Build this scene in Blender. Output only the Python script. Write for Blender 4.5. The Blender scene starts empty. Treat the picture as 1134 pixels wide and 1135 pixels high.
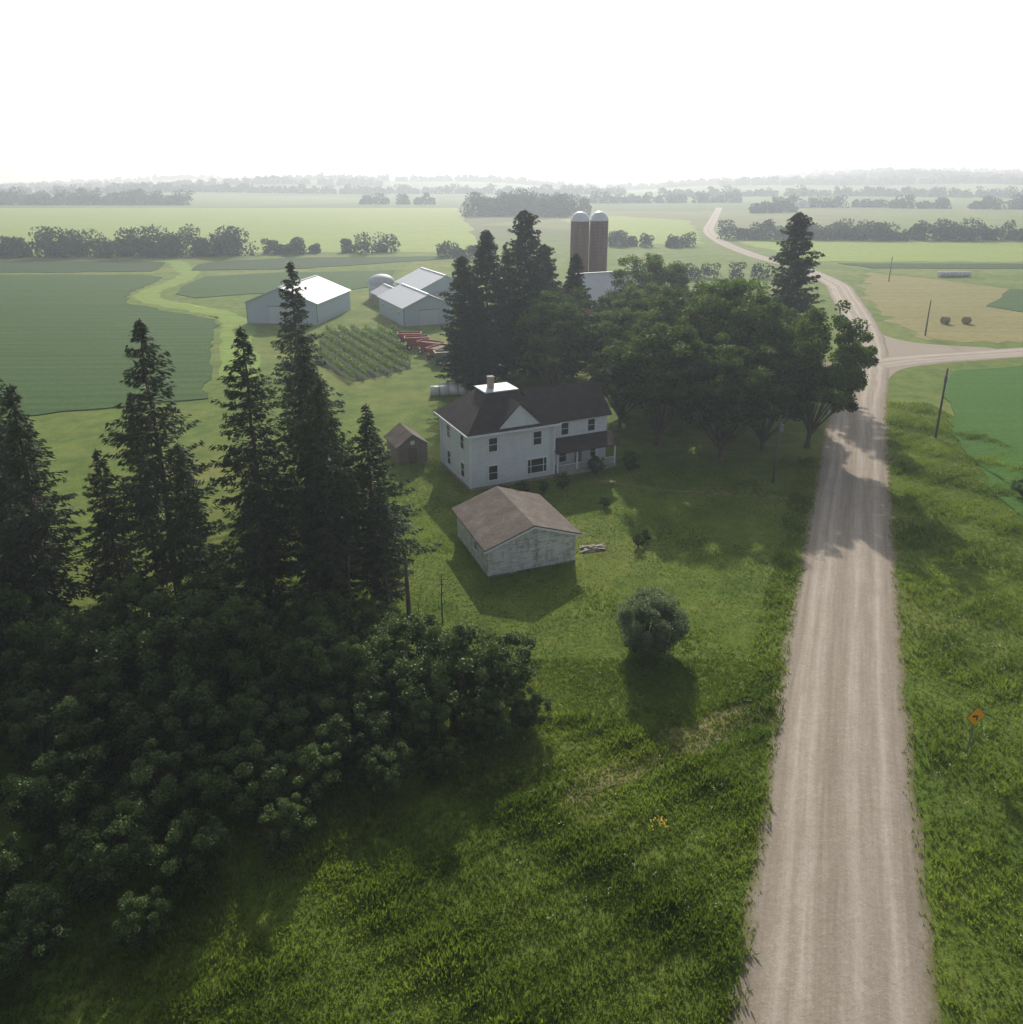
import bpy, math, random
import numpy as np
from mathutils import Vector, Matrix
random.seed(7)
R=np.random.RandomState(11)
C=bpy.context.scene.collection
rad=math.radians

# ---------------------------------------------------------------- materials
def newmat(name):
    m=bpy.data.materials.new(name); m.use_nodes=True
    nt=m.node_tree; nt.nodes.clear()
    out=nt.nodes.new('ShaderNodeOutputMaterial')
    return m,nt,out
def N(nt,t,**kw):
    n=nt.nodes.new(t)
    for k,v in kw.items(): setattr(n,k,v)
    return n
def pos(nt,sc=(1,1,1),rotz=0):
    g=N(nt,'ShaderNodeNewGeometry'); mp=N(nt,'ShaderNodeMapping')
    mp.inputs['Scale'].default_value=sc; mp.inputs['Rotation'].default_value=(0,0,rotz)
    nt.links.new(g.outputs['Position'],mp.inputs['Vector']); return mp.outputs[0]
def noise(nt,vec,scale,detail=5,rough=.6):
    n=N(nt,'ShaderNodeTexNoise'); n.inputs['Scale'].default_value=scale
    n.inputs['Detail'].default_value=detail; n.inputs['Roughness'].default_value=rough
    nt.links.new(vec,n.inputs['Vector']); return n.outputs['Fac']
def ramp(nt,fac,stops):
    r=N(nt,'ShaderNodeValToRGB'); e=r.color_ramp.elements
    while len(e)<len(stops): e.new(.5)
    for i,(p,c) in enumerate(stops):
        e[i].position=p; e[i].color=(c,c,c,1) if isinstance(c,(int,float)) else (*c,1)
    nt.links.new(fac,r.inputs[0]); return r.outputs[0]
def mix(nt,fac,a,b,mode='MIX'):
    m=N(nt,'ShaderNodeMix',data_type='RGBA',blend_type=mode)
    for s,v in ((m.inputs[0],fac),(m.inputs[6],a),(m.inputs[7],b)):
        if hasattr(v,'is_linked') : nt.links.new(v,s)
        elif isinstance(v,(int,float)): s.default_value=v
        else: s.default_value=(*v,1)
    return m.outputs[2]
def math_(nt,op,a,b=0.0,clamp=False):
    m=N(nt,'ShaderNodeMath',operation=op); m.use_clamp=clamp
    for s,v in ((m.inputs[0],a),(m.inputs[1],b)):
        if hasattr(v,'is_linked'): nt.links.new(v,s)
        else: s.default_value=v
    return m.outputs[0]
def finish(nt,out,col,rough=.9,bump=None,bstr=.5,bdist=.1,metal=0,spec=.3):
    p=N(nt,'ShaderNodeBsdfPrincipled')
    if hasattr(col,'is_linked'): nt.links.new(col,p.inputs['Base Color'])
    else: p.inputs['Base Color'].default_value=(*col,1)
    p.inputs['Roughness'].default_value=rough; p.inputs['Metallic'].default_value=metal
    p.inputs['Specular IOR Level'].default_value=spec
    if bump is not None:
        b=N(nt,'ShaderNodeBump'); b.inputs['Strength'].default_value=bstr; b.inputs['Distance'].default_value=bdist
        nt.links.new(bump,b.inputs['Height']); nt.links.new(b.outputs[0],p.inputs['Normal'])
    nt.links.new(p.outputs[0],out.inputs[0])
def simple(name,c,rough=.8,var=.25,scale=1.5,metal=0,spec=.3,bump=.2):
    m,nt,o=newmat(name); v=pos(nt)
    f=noise(nt,v,scale,6,.65)
    c2=tuple(x*(1-var) for x in c); c3=tuple(min(.9,x*(1+var)) for x in c)
    finish(nt,o,ramp(nt,f,[(.3,c2),(.7,c3)]),rough,f,bump,.05,metal,spec); return m

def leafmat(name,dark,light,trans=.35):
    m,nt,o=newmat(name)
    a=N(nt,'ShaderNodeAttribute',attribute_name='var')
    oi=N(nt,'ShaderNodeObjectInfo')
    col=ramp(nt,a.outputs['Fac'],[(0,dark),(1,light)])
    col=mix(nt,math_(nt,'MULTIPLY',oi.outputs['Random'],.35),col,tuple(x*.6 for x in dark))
    d=N(nt,'ShaderNodeBsdfDiffuse'); t=N(nt,'ShaderNodeBsdfTranslucent'); g=N(nt,'ShaderNodeBsdfGlossy')
    g.inputs['Roughness'].default_value=.5; g.inputs['Color'].default_value=(.6,.65,.6,1)
    nt.links.new(col,d.inputs[0])
    tc=mix(nt,1,col,(1.35,1.6,.5),'MULTIPLY'); nt.links.new(tc,t.inputs[0])
    m1=N(nt,'ShaderNodeMixShader'); m1.inputs[0].default_value=trans
    nt.links.new(d.outputs[0],m1.inputs[1]); nt.links.new(t.outputs[0],m1.inputs[2])
    m2=N(nt,'ShaderNodeMixShader'); m2.inputs[0].default_value=.035
    nt.links.new(m1.outputs[0],m2.inputs[1]); nt.links.new(g.outputs[0],m2.inputs[2])
    nt.links.new(m2.outputs[0],o.inputs[0]); return m
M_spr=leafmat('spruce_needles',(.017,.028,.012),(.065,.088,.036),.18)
M_map=leafmat('maple_leaves',(.02,.040,.009),(.12,.17,.034),.40)  # light tone paints highlights onto the leaf clumps
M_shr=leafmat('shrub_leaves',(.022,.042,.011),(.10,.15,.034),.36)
M_sil=leafmat('willow_leaves',(.06,.085,.05),(.26,.30,.19),.35)
M_far=leafmat('far_leaves',(.016,.034,.012),(.05,.082,.024),.2)
M_gra=leafmat('grass_blades',(.075,.115,.016),(.24,.275,.062),.45)
M_crn=leafmat('corn_leaves',(.05,.09,.014),(.17,.235,.045),.45)
M_flo=simple('wildflower_yellow',(.6,.38,.03),.8,.1)
M_flw=simple('wildflower_white',(.5,.5,.43),.8,.1)
M_bark=simple('bark',(.09,.07,.055),.95,.4,3)
M_pole=simple('weathered_pole',(.12,.10,.085),.9,.3,4)

def ground_mat():
    m,nt,o=newmat('grass_ground'); v=pos(nt)
    n1=noise(nt,v,.045,5,.65); n2=noise(nt,v,.35,6,.65); n3=noise(nt,v,4.0,6,.75); n4=noise(nt,v,.13,5,.7)
    near=ramp(nt,n2,[(.28,(.095,.15,.020)),(.5,(.16,.235,.034)),(.72,(.25,.29,.058))])
    near=mix(nt,ramp(nt,n3,[(.38,0.0),(.7,.6)]),near,(.048,.078,.013))
    near=mix(nt,ramp(nt,n1,[(.48,0.0),(.7,.6)]),near,(.28,.26,.08))
    near=mix(nt,ramp(nt,n4,[(.5,0.0),(.66,.55)]),near,(.065,.12,.018))
    vv=N(nt,'ShaderNodeTexVoronoi',distance='CHEBYCHEV'); vv.inputs['Scale'].default_value=1
    vp=pos(nt,(.0022,.0034,0),rad(18)); nt.links.new(vp,vv.inputs['Vector'])
    sp=N(nt,'ShaderNodeSeparateColor'); nt.links.new(vv.outputs['Color'],sp.inputs[0])
    far=ramp(nt,sp.outputs[0],[(0,(.05,.095,.022)),(.35,(.18,.24,.05)),(.6,(.08,.14,.03)),(.8,(.26,.26,.09)),(1,(.04,.08,.02))])
    far=mix(nt,ramp(nt,noise(nt,v,.02,6,.7),[(.35,0.0),(.7,.35)]),far,(.06,.09,.03))
    g=N(nt,'ShaderNodeNewGeometry'); s=N(nt,'ShaderNodeSeparateXYZ'); nt.links.new(g.outputs['Position'],s.inputs[0])
    f=N(nt,'ShaderNodeMapRange'); f.inputs[1].default_value=330; f.inputs[2].default_value=480
    nt.links.new(s.outputs[1],f.inputs[0])
    col=mix(nt,f.outputs[0],near,far)
    h=math_(nt,'ADD',math_(nt,'MULTIPLY',n2,.6),n3)
    finish(nt,o,col,.95,h,.9,.25,0,.12); return m
M_ground=ground_mat()

def crop_mat(name,dark,mid,light,rowscale=0,rot=0,fine=1.2,big=.03,bstr=.7,rowamt=.6,streak=.5):
    m,nt,o=newmat(name); v=pos(nt)
    n1=noise(nt,v,big,4,.6); n2=noise(nt,v,fine,6,.75)
    col=ramp(nt,n1,[(.3,mid),(.7,light)])
    col=mix(nt,ramp(nt,n2,[(.4,0.0),(.68,.7)]),col,dark)
    h=n2
    st=noise(nt,pos(nt,(.010,.45,1),rot),1,5,.7)
    col=mix(nt,ramp(nt,st,[(.4,0.0),(.62,streak)]),col,dark)
    if rowscale:
        w=N(nt,'ShaderNodeTexWave',bands_direction='Y'); w.inputs['Scale'].default_value=rowscale
        w.inputs['Distortion'].default_value=2.5; w.inputs['Detail Scale'].default_value=.5; w.inputs['Detail'].default_value=4
        nt.links.new(pos(nt,(1,1,1),rot),w.inputs['Vector'])
        amt=math_(nt,'MULTIPLY',w.outputs['Fac'],math_(nt,'MULTIPLY',ramp(nt,n1,[(.35,.3),(.65,1.0)]),rowamt))
        col=mix(nt,amt,col,dark); h=math_(nt,'SUBTRACT',n2,amt)
    finish(nt,o,col,.95,h,bstr,.3,0,.12); return m
M_soy=crop_mat('soybean',(.026,.066,.012),(.052,.115,.018),(.075,.145,.024),rowscale=.085,rot=rad(-4),rowamt=.4)
M_soyd=crop_mat('soybean_dark',(.018,.048,.010),(.03,.075,.015),(.045,.095,.02),rowscale=.06,rot=rad(-4),rowamt=.3)
M_soyb=crop_mat('soybean_bright',(.035,.095,.010),(.06,.17,.016),(.085,.20,.022),rowscale=.30,rot=rad(20),fine=2.,rowamt=.22,streak=.3)
M_cornf=crop_mat('corn_understorey',(.02,.035,.010),(.04,.06,.015),(.05,.07,.02))
M_hayf=crop_mat('hay_field',(.16,.22,.036),(.25,.33,.052),(.30,.37,.064),fine=.25,bstr=.3)
M_water=crop_mat('waterway_grass',(.13,.20,.03),(.20,.30,.045),(.24,.32,.055),fine=.4,bstr=.3)
M_mead=crop_mat('dry_meadow',(.14,.15,.045),(.26,.23,.085),(.34,.28,.11),fine=.5)

def gravel_mat():
    m,nt,o=newmat('gravel_road'); v=pos(nt)
    uv=N(nt,'ShaderNodeUVMap'); s=N(nt,'ShaderNodeSeparateXYZ'); nt.links.new(uv.outputs[0],s.inputs[0])
    wob=math_(nt,'MULTIPLY',math_(nt,'SUBTRACT',noise(nt,v,.07,3,.5),.5),.09)
    u=math_(nt,'ADD',s.outputs[0],wob)
    tr=ramp(nt,u,[(.0,.2),(.13,.3),(.20,.9),(.26,.55),(.31,.95),(.38,.45),(.46,.3),(.52,.5),(.60,.9),(.66,.5),(.73,.45),(.79,.95),(.87,.3),(1,.15)])
    uvm=N(nt,'ShaderNodeMapping'); uvm.inputs['Scale'].default_value=(26,.12,1); nt.links.new(uv.outputs[0],uvm.inputs['Vector'])
    st=noise(nt,uvm.outputs[0],1,4,.65)
    n3=noise(nt,v,5,8,.88); n2=noise(nt,v,.35,6,.7)
    f=math_(nt,'ADD',math_(nt,'MULTIPLY',tr,.26),math_(nt,'MULTIPLY',n3,.56))
    f=math_(nt,'ADD',f,math_(nt,'MULTIPLY',st,.34))
    col=ramp(nt,f,[(.34,(.19,.155,.115)),(.57,(.36,.305,.245)),(.8,(.56,.495,.42))])
    col=mix(nt,ramp(nt,n2,[(.45,0.0),(.72,.4)]),col,(.29,.245,.19))
    w=N(nt,'ShaderNodeTexWave',bands_direction='Y'); w.inputs['Scale'].default_value=.45; w.inputs['Distortion'].default_value=7; w.inputs['Detail']. default_value=3
    nt.links.new(v,w.inputs['Vector'])
    e=math_(nt,'MULTIPLY',math_(nt,'ABSOLUTE',math_(nt,'SUBTRACT',s.outputs[0],.5)),2)
    e=math_(nt,'ADD',e,math_(nt,'MULTIPLY',math_(nt,'SUBTRACT',noise(nt,v,.9,6,.75),.5),.36))
    col=mix(nt,ramp(nt,e,[(.84,0.0),(1.0,1.0)]),col,mix(nt,n3,(.08,.11,.02),(.24,.21,.10)))
    h=math_(nt,'ADD',n3,math_(nt,'MULTIPLY',w.outputs['Fac'],.05))
    finish(nt,o,col,.95,h,.8,.08,0,.12); return m
M_grav=gravel_mat()
M_dirt=simple('dirt',(.19,.16,.09),.95,.4,1.2)
M_conc=simple('old_concrete',(.26,.25,.20),.9,.3,1.5)

def siding(name,c,dirt,amt=.3,sc=6.5):
    m,nt,o=newmat(name)
    w=N(nt,'ShaderNodeTexWave',bands_direction='Z',wave_profile='SAW'); w.inputs['Scale'].default_value=sc/ (2*math.pi)
    nt.links.new(pos(nt),w.inputs['Vector'])
    n=noise(nt,pos(nt,(1,1,.35)),1.6,7,.75); n2=noise(nt,pos(nt,(1,1,5)),1.1,6,.7)
    col=mix(nt,ramp(nt,n,[(.48,0.0),(.75,amt)]),c,dirt)
    col=mix(nt,ramp(nt,n2,[(.5,0.0),(.72,amt*1.2)]),col,dirt)
    col=mix(nt,ramp(nt,w.outputs['Fac'],[(0,.35),(.18,0.0)]),col,tuple(x*.4 for x in c))
    finish(nt,o,col,.7,w.outputs['Fac'],.4,.03,0,.3); return m
M_white=siding('white_siding',(.62,.67,.73),(.40,.39,.37),.45)
M_peel=siding('peeling_siding',(.60,.62,.61),(.22,.20,.17),1.0)
M_brownw=siding('brown_boards',(.20,.17,.14),(.10,.085,.07),.6)
def metal(name,c,rust=.15):
    m,nt,o=newmat(name)
    w=N(nt,'ShaderNodeTexWave',bands_direction='X'); w.inputs['Scale'].default_value=.7
    tc=N(nt,'ShaderNodeTexCoord'); nt.links.new(tc.outputs['Object'],w.inputs['Vector'])
    n=noise(nt,pos(nt,(1,1,.3)),.5,6,.7)
    col=mix(nt,ramp(nt,n,[(.45,0.0),(.75,rust)]),c,(.3,.22,.16))
    finish(nt,o,col,.6,w.outputs['Fac'],.4,.04,0,.3); return m
M_met=metal('white_metal',(.50,.53,.56)); M_metw=metal('metal_wall',(.40,.48,.56),.1)
M_metg=metal('galvanised_roof',(.42,.45,.48),.3)
def shingle(name,a,b,c):
    m,nt,o=newmat(name)
    n=noise(nt,pos(nt),.8,6,.7); n2=noise(nt,pos(nt,(5,5,12)),1,5,.8)
    w=N(nt,'ShaderNodeTexWave',bands_direction='Z',wave_profile='SAW'); w.inputs['Scale'].default_value=1.6
    nt.links.new(pos(nt),w.inputs['Vector'])
    col=ramp(nt,n,[(.3,a),(.55,b),(.75,c)])
    col=mix(nt,ramp(nt,n2,[(.4,0.0),(.7,.6)]),col,tuple(x*.45 for x in a))
    finish(nt,o,col,.9,math_(nt,'ADD',n2,math_(nt,'MULTIPLY',w.outputs['Fac'],.4)),.6,.05,0,.2); return m
M_rdark=shingle('dark_shingles',(.04,.033,.033),(.065,.052,.05),(.095,.078,.072))
M_rbrn=shingle('brown_shingles',(.10,.08,.066),(.16,.13,.11),(.23,.20,.175))
M_glass,_nt,_o=newmat('window_glass'); finish(_nt,_o,(.02,.025,.03),.08,spec=.6)
M_trim=simple('white_trim',(.66,.69,.72),.6,.08)
M_brick=simple('chimney_brick',(.36,.31,.26),.9,.3,6)
M_redw=siding('red_barn_boards',(.30,.09,.06),(.16,.09,.07),.5)
def silo_mat():
    m,nt,o=newmat('silo_staves'); w=N(nt,'ShaderNodeTexWave',bands_direction='Z'); w.inputs['Scale'].default_value=.35
    nt.links.new(pos(nt),w.inputs['Vector'])
    n=noise(nt,pos(nt,(1,1,.15)),.8,6,.7)
    col=ramp(nt,n,[(.3,(.11,.055,.05)),(.7,(.19,.10,.085))])
    col=mix(nt,ramp(nt,w.outputs['Fac'],[(.85,0.0),(1,.5)]),col,(.07,.045,.04))
    finish(nt,o,col,.8,w.outputs['Fac'],.3,.05); return m
M_silo=silo_mat()
M_red=simple('red_paint',(.38,.045,.03),.5,.3,2); M_tyre=simple('rubber',(.02,.02,.02),.8,.2)
M_wrap=simple('bale_wrap',(.55,.55,.55),.5,.15,1); M_hay=simple('hay',(.27,.21,.10),.95,.35,4,bump=.8)
M_sign=simple('sign_yellow',(.85,.40,.02),.5,.06); M_black=simple('sign_black',(.015,.015,.015),.5,.1)
M_steel=simple('post_steel',(.25,.26,.26),.5,.2,2,metal=.5)

# ---------------------------------------------------------------- mesh helpers
def quads_obj(name,V,F,mats,mi=None,var=None,link=True):
    V=np.asarray(V,dtype=np.float32); F=np.asarray(F,dtype=np.int32)
    me=bpy.data.meshes.new(name)
    me.vertices.add(len(V)); me.vertices.foreach_set('co',V.ravel())
    me.loops.add(F.size); me.loops.foreach_set('vertex_index',F.ravel())
    me.polygons.add(len(F)); me.polygons.foreach_set('loop_start',np.arange(len(F),dtype=np.int32)*4)
    for m in mats: me.materials.append(m)
    if mi is not None: me.polygons.foreach_set('material_index',np.asarray(mi,dtype=np.int32))
    me.update(calc_edges=True)
    if var is not None:
        a=me.attributes.new('var','FLOAT','FACE'); a.data.foreach_set('value',np.asarray(var,dtype=np.float32))
    if link:
        o=bpy.data.objects.new(name,me); C.objects.link(o); return o
    return me
def place(me,name,x,y,s=1,rz=None,sz=None,z=0):
    o=bpy.data.objects.new(name,me); C.objects.link(o)
    o.location=(x,y,z); o.scale=(s,s,sz if sz else s); o.rotation_euler=(0,0,random.uniform(0,6.28) if rz is None else rz)
    return o
class MB:
    def __init__(s): s.v=[];s.f=[]
    def add(s,vs,fs):
        n=len(s.v); s.v+= [tuple(p) for p in vs]; s.f+=[tuple(i+n for i in f) for f in fs]; return s
    def box(s,x0,x1,y0,y1,z0,z1):
        return s.add([(x0,y0,z0),(x1,y0,z0),(x1,y1,z0),(x0,y1,z0),(x0,y0,z1),(x1,y0,z1),(x1,y1,z1),(x0,y1,z1)],
          [(0,3,2,1),(4,5,6,7),(0,1,5,4),(1,2,6,5),(2,3,7,6),(3,0,4,7)])
    def hexa(s,p):
        return s.add(p,[(0,3,2,1),(4,5,6,7),(0,1,5,4),(1,2,6,5),(2,3,7,6),(3,0,4,7)])
    def cyl(s,p0,p1,r0,r1=None,n=12):
        r1=r0 if r1 is None else r1
        p0=Vector(p0);p1=Vector(p1);d=(p1-p0).normalized();a=d.orthogonal().normalized();b=d.cross(a)
        vs=[]
        for p,r in ((p0,r0),(p1,r1)):
            for i in range(n):
                t=2*math.pi*i/n; vs.append(p+a*r*math.cos(t)+b*r*math.sin(t))
        fs=[(i,(i+1)%n,n+(i+1)%n,n+i) for i in range(n)]+[tuple(range(n))[::-1],tuple(range(n,2*n))]
        return s.add(vs,fs)
    def gable(s,x0,x1,y0,y1,z0,ze,zr):   # ridge along y
        m=(x0+x1)/2
        return s.add([(x0,y0,z0),(x1,y0,z0),(x1,y0,ze),(m,y0,zr),(x0,y0,ze),(x0,y1,z0),(x1,y1,z0),(x1,y1,ze),(m,y1,zr),(x0,y1,ze)],
          [(0,1,2,3,4),(9,8,7,6,5),(0,4,9,5),(1,6,7,2),(4,3,8,9),(3,2,7,8),(0,5,6,1)])
    def gableroof(s,x0,x1,y0,y1,ze,zr,o=.4,t=.14,g=.02):
        m=(x0+x1)/2; sl=(zr-ze)/(m-x0)
        for xe in (x0-o,x1+o):
            z=ze-sl*o+g; zr_=zr+g
            s.hexa([(xe,y0-o,z),(m,y0-o,zr_),(m,y1+o,zr_),(xe,y1+o,z),(xe,y0-o,z+t),(m,y0-o,zr_+t),(m,y1+o,zr_+t),(xe,y1+o,z+t)])
        return s
    def obj(s,name,mat,parent=None,smooth=False):
        me=bpy.data.meshes.new(name); me.from_pydata(s.v,[],s.f); me.materials.append(mat)
        import bmesh
        bm=bmesh.new(); bm.from_mesh(me); bmesh.ops.recalc_face_normals(bm,faces=bm.faces); bm.to_mesh(me); bm.free()
        if smooth:
            for p in me.polygons: p.use_smooth=len(p.vertices)==4
        o=bpy.data.objects.new(name,me); C.objects.link(o)
        if parent: o.parent=parent
        return o
def empty(name,x,y,ang=0,z=0):
    e=bpy.data.objects.new(name,None); C.objects.link(e); e.location=(x,y,z); e.rotation_euler=(0,0,rad(ang)); return e

# ---------------------------------------------------------------- vegetation
def cards(P,D,S,ln,wd):
    a=D*(ln[:,None]*.5); b=S*(wd[:,None]*.5)
    V=np.stack([P-a,P+b,P+a,P-b],1).reshape(-1,3)
    F=np.arange(len(V)).reshape(-1,4); return V,F
def unit(a): return a/np.maximum(np.linalg.norm(a,axis=1,keepdims=True),1e-6)
def tube(pts,rs,n=6):
    V=[];F=[]
    for i,(p,r) in enumerate(zip(pts,rs)):
        p=np.array(p,float)
        d=np.array(pts[min(i+1,len(pts)-1)],float)-np.array(pts[max(i-1,0)],float); d/=np.linalg.norm(d)+1e-9
        a=np.cross(d,[0.3,.9,.1]); a/=np.linalg.norm(a)+1e-9; b=np.cross(d,a)
        for k in range(n):
            t=2*math.pi*k/n; V.append(p+r*(a*math.cos(t)+b*math.sin(t)))
        if i:
            for k in range(n):
                F.append((( i-1)*n+k,(i-1)*n+(k+1)%n,i*n+(k+1)%n,i*n+k))
    return np.array(V),np.array(F)
class Acc:
    def __init__(s): s.V=[];s.F=[];s.m=[];s.a=[];s.n=0
    def add(s,V,F,mi,var):
        s.V.append(V); s.F.append(F+s.n); s.n+=len(V); s.m.append(np.full(len(F),mi)); s.a.append(np.broadcast_to(var,(len(F),)))
    def mesh(s,name,mats,link=False):
        return quads_obj(name,np.concatenate(s.V),np.concatenate(s.F),mats,np.concatenate(s.m),np.concatenate(s.a),link)

def spruce(seed,H,Rm,dz=.36,bare=.12,gap=.15,cs=1.0,pw=.8):
    r=np.random.RandomState(seed); A=Acc()
    tw=[(r.normal(0,.05),r.normal(0,.05),H*i/6) for i in range(7)]; tw[0]=(0,0,-.2)
    A.add(*tube(tw,[.012*H*(1-i/6.3) +.02 for i in range(7)],7),1,0)
    z=bare*H
    ph=r.uniform(0,6.28,4)
    while z<H-.15:
        t=z/H
        env=Rm*((1-t)**pw)*min(1,.55+ (t-bare)*2.2)*(1+.16*math.sin(z*1.1+ph[2]))
        for k in range(r.randint(6,10)):
            if r.rand()<gap: continue
            an=r.uniform(0,6.283)
            L=env*r.uniform(.45,1.15)*(1+.18*math.sin(an*2+ph[0]+z*.25)+.12*math.sin(an*3+ph[1]-z*.6))+.15
            d=np.array([math.cos(an),math.sin(an),0]); sd=np.array([-d[1],d[0],0])
            up=.25-.55*(1-t)
            n=max(6,int(L/.068))
            s=np.sqrt(r.uniform(.02,1,n))
            zz=z+ L*s*up*.55+ .16*L*s*s*(1.2)-.1*L*s
            base=d*(L*s)[:,None]; base[:,2]=zz
            off=r.uniform(-1,1,n)*(.10+.26*L*(1-s)*.6)
            P=base+sd*off[:,None]; P[:,2]-=np.abs(off)*.25+r.uniform(0,.3,n)
            sg=np.sign(off)[:,None]
            D=unit(d*r.uniform(.3,1,(n,1))+sd*sg*r.uniform(.2,1,(n,1))+np.array([0,0,-1])*r.uniform(.05,.85,(n,1)))
            S=unit(np.cross(D,r.normal(0,1,(n,3))+np.array([0,0,2.])*r.rand(n,1)))
            V,F=cards(P,D,S,r.uniform(.26,.6,n)*cs,r.uniform(.08,.18,n)*cs)
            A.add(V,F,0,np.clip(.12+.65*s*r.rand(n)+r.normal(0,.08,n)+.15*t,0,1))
            if L>1.2 and k%2==0:
                A.add(*tube([(0,0,z),tuple(d*L*.5+np.array([0,0,z+L*.5*up*.55])),tuple(d*L*.85+np.array([0,0,z+L*.85*up*.5]))],[.045,.03,.01],4),1,0)
        z+=dz*r.uniform(.7,1.3)*(1-.35*t)
    return A.mesh('spruce_mesh_%d'%seed,[M_spr,M_bark])

def broadleaf(seed,H,Rm,th,nc,per,lf,mat,flat=.75,trunk=True,lobes=7,base=.74,droop=.5,amax=.34,crs=(.12,.24)):
    r=np.random.RandomState(seed); A=Acc()
    cz=(th+H)/2; hz=(H-th)/2
    L=unit(r.normal(0,1,(lobes,3))); L[:,2]=np.abs(L[:,2])*.9-.15; amp=r.uniform(.1,amax,lobes)
    cs=[]
    for i in range(nc):
        d=unit(r.normal(0,1,(1,3)))[0]
        if d[2]<-.55: d[2]*=droop
        f=base+min(.36,sum(a*max(0,float(np.dot(d,l)))**4 for a,l in zip(amp,L)))
        rr=f*(r.uniform(.25,1)**.45)
        c=np.array([d[0]*Rm*rr,d[1]*Rm*rr,cz+d[2]*hz*rr]); cs.append((c,rr,d))
    for c,rr,d in cs:
        cr=Rm*r.uniform(*crs)
        n=int(per*r.uniform(.6,1.3))
        o=unit(r.normal(0,1,(n,3)))*(r.uniform(0,1,(n,1))**.45)*cr; o[:,2]*=flat
        P=c+o; P[:,2]=np.maximum(P[:,2],.05)
        D=unit(r.normal(0,1,(n,3))*np.array([1,1,.6])); S=unit(np.cross(D,unit(r.normal(0,.8,(n,3))+np.array([0,0,.9]))))
        V,F=cards(P,D,S,r.uniform(.6,1.3,n)*lf,r.uniform(.45,.9,n)*lf)
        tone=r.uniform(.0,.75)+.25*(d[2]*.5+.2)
        A.add(V,F,0,np.clip(tone+.25*o[:,2]/cr+r.normal(0,.14,n),0,1))  # leaf colour lightens upward in each clump, a painted highlight
    if trunk:
        tr=.018*H+.08
        top=np.array([r.normal(0,.3),r.normal(0,.3),th+hz*.5])
        A.add(*tube([(0,0,-.2),(0,0,.4),(top[0]*.4,top[1]*.4,th*.6),tuple(top)],[tr*1.5,tr*1.05,tr*.85,tr*.5],8),1,0)
        for c,rr,d in cs[:26]:
            b=np.array([top[0]*.5,top[1]*.5,th*r.uniform(.5,1.1)+.2])
            m=b*.45+c*.55+np.array([0,0,-.05*H*r.rand()])
            A.add(*tube([tuple(b),tuple(m),tuple(c)],[tr*.36,tr*.2,.03],5),1,0)
    return A.mesh('crown_mesh_%d'%seed,[mat,M_bark])

SP=[spruce(1,22,4.5,gap=.14),spruce(2,22,4.4,gap=.22),spruce(3,22,4.8,gap=.08,bare=.06),spruce(4,22,5.6,dz=.32,gap=.04,bare=.04,cs=1.3,pw=.62)]
for x,y,h,k,sx in [(-26.2,53.5,22.6,1,1.15),(-19.3,54,22.0,0,1.1),(-13.4,51.5,19.0,2,1),(-23.6,83,23.6,1,1.15),(-31.8,47,19.6,0,1.15),
            (-37,52,17.5,2,1.2),(-16.3,59,20.5,2,1.1),(-31,60,15.5,0,1),(-11.0,55.5,15.8,2,1.35),(-41,58,19,1,1),(-22.6,49,15,2,1),
            (-14.6,55.5,17,3,.85),(-29,50.5,14,2,1.1),(-34.5,47.5,15,2,1.1),(-18,50,13,0,1.2),(-9.6,52,11,0,1.2),
            (-3.9,121,24.5,3,1.05),(2.2,128,27.2,3,1.1),(10.4,126,20.5,3,.95),(-7.4,117,21,3,.95),(5.6,132,21.5,3,1.1),(-1,126,22,2,1.2),(47.3,130,26.8,3,1.05),(-5.5,114,16,3,.9),
            (-34,34,13,2,1.3),(-30,28,12,2,1.3)]:  # these two stand left of frame, added to cast shade at lower left
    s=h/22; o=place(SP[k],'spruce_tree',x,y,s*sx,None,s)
MK=dict(lobes=9,base=.76,amax=.42,crs=(.10,.20))
MP=[broadleaf(21,18,7.6,1.8,210,180,.40,M_map,**MK),broadleaf(22,18,7.2,1.6,200,180,.40,M_map,**MK),broadleaf(23,18,8.2,2,220,180,.40,M_map,**MK)]
for x,y,h,k,sx in [(6.4,112,16.2,0,1.15),(18.5,91,16.6,1,1.08),(29.5,100,19.5,2,1.0),(25,86,14.0,0,1.1),(36.8,111,16.5,1,.95),(36.8,90,17.4,0,.84),
             (27.3,150,18.3,2,1.1),(20,138,14,1,1.1),(34,122,17,2,1.05),(16,106,14.5,2,1.05),(42,124,14,0,.85),(40,140,14,1,1),(24,112,17,0,1.1),(31,89,13,1,1.1),(14.5,98,12,0,1),(22,125,16.5,1,1.15)]:
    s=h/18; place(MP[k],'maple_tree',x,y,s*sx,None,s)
SH=[broadleaf(31,6,2.9,.2,75,230,.19,M_shr,lobes=12,flat=1,droop=.9,amax=.5),broadleaf(32,6,2.6,.2,70,220,.18,M_shr,lobes=12,flat=1,droop=.9,amax=.5),broadleaf(33,6,3.2,.2,80,220,.19,M_shr,lobes=12,flat=1,droop=.9,amax=.5)]
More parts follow.
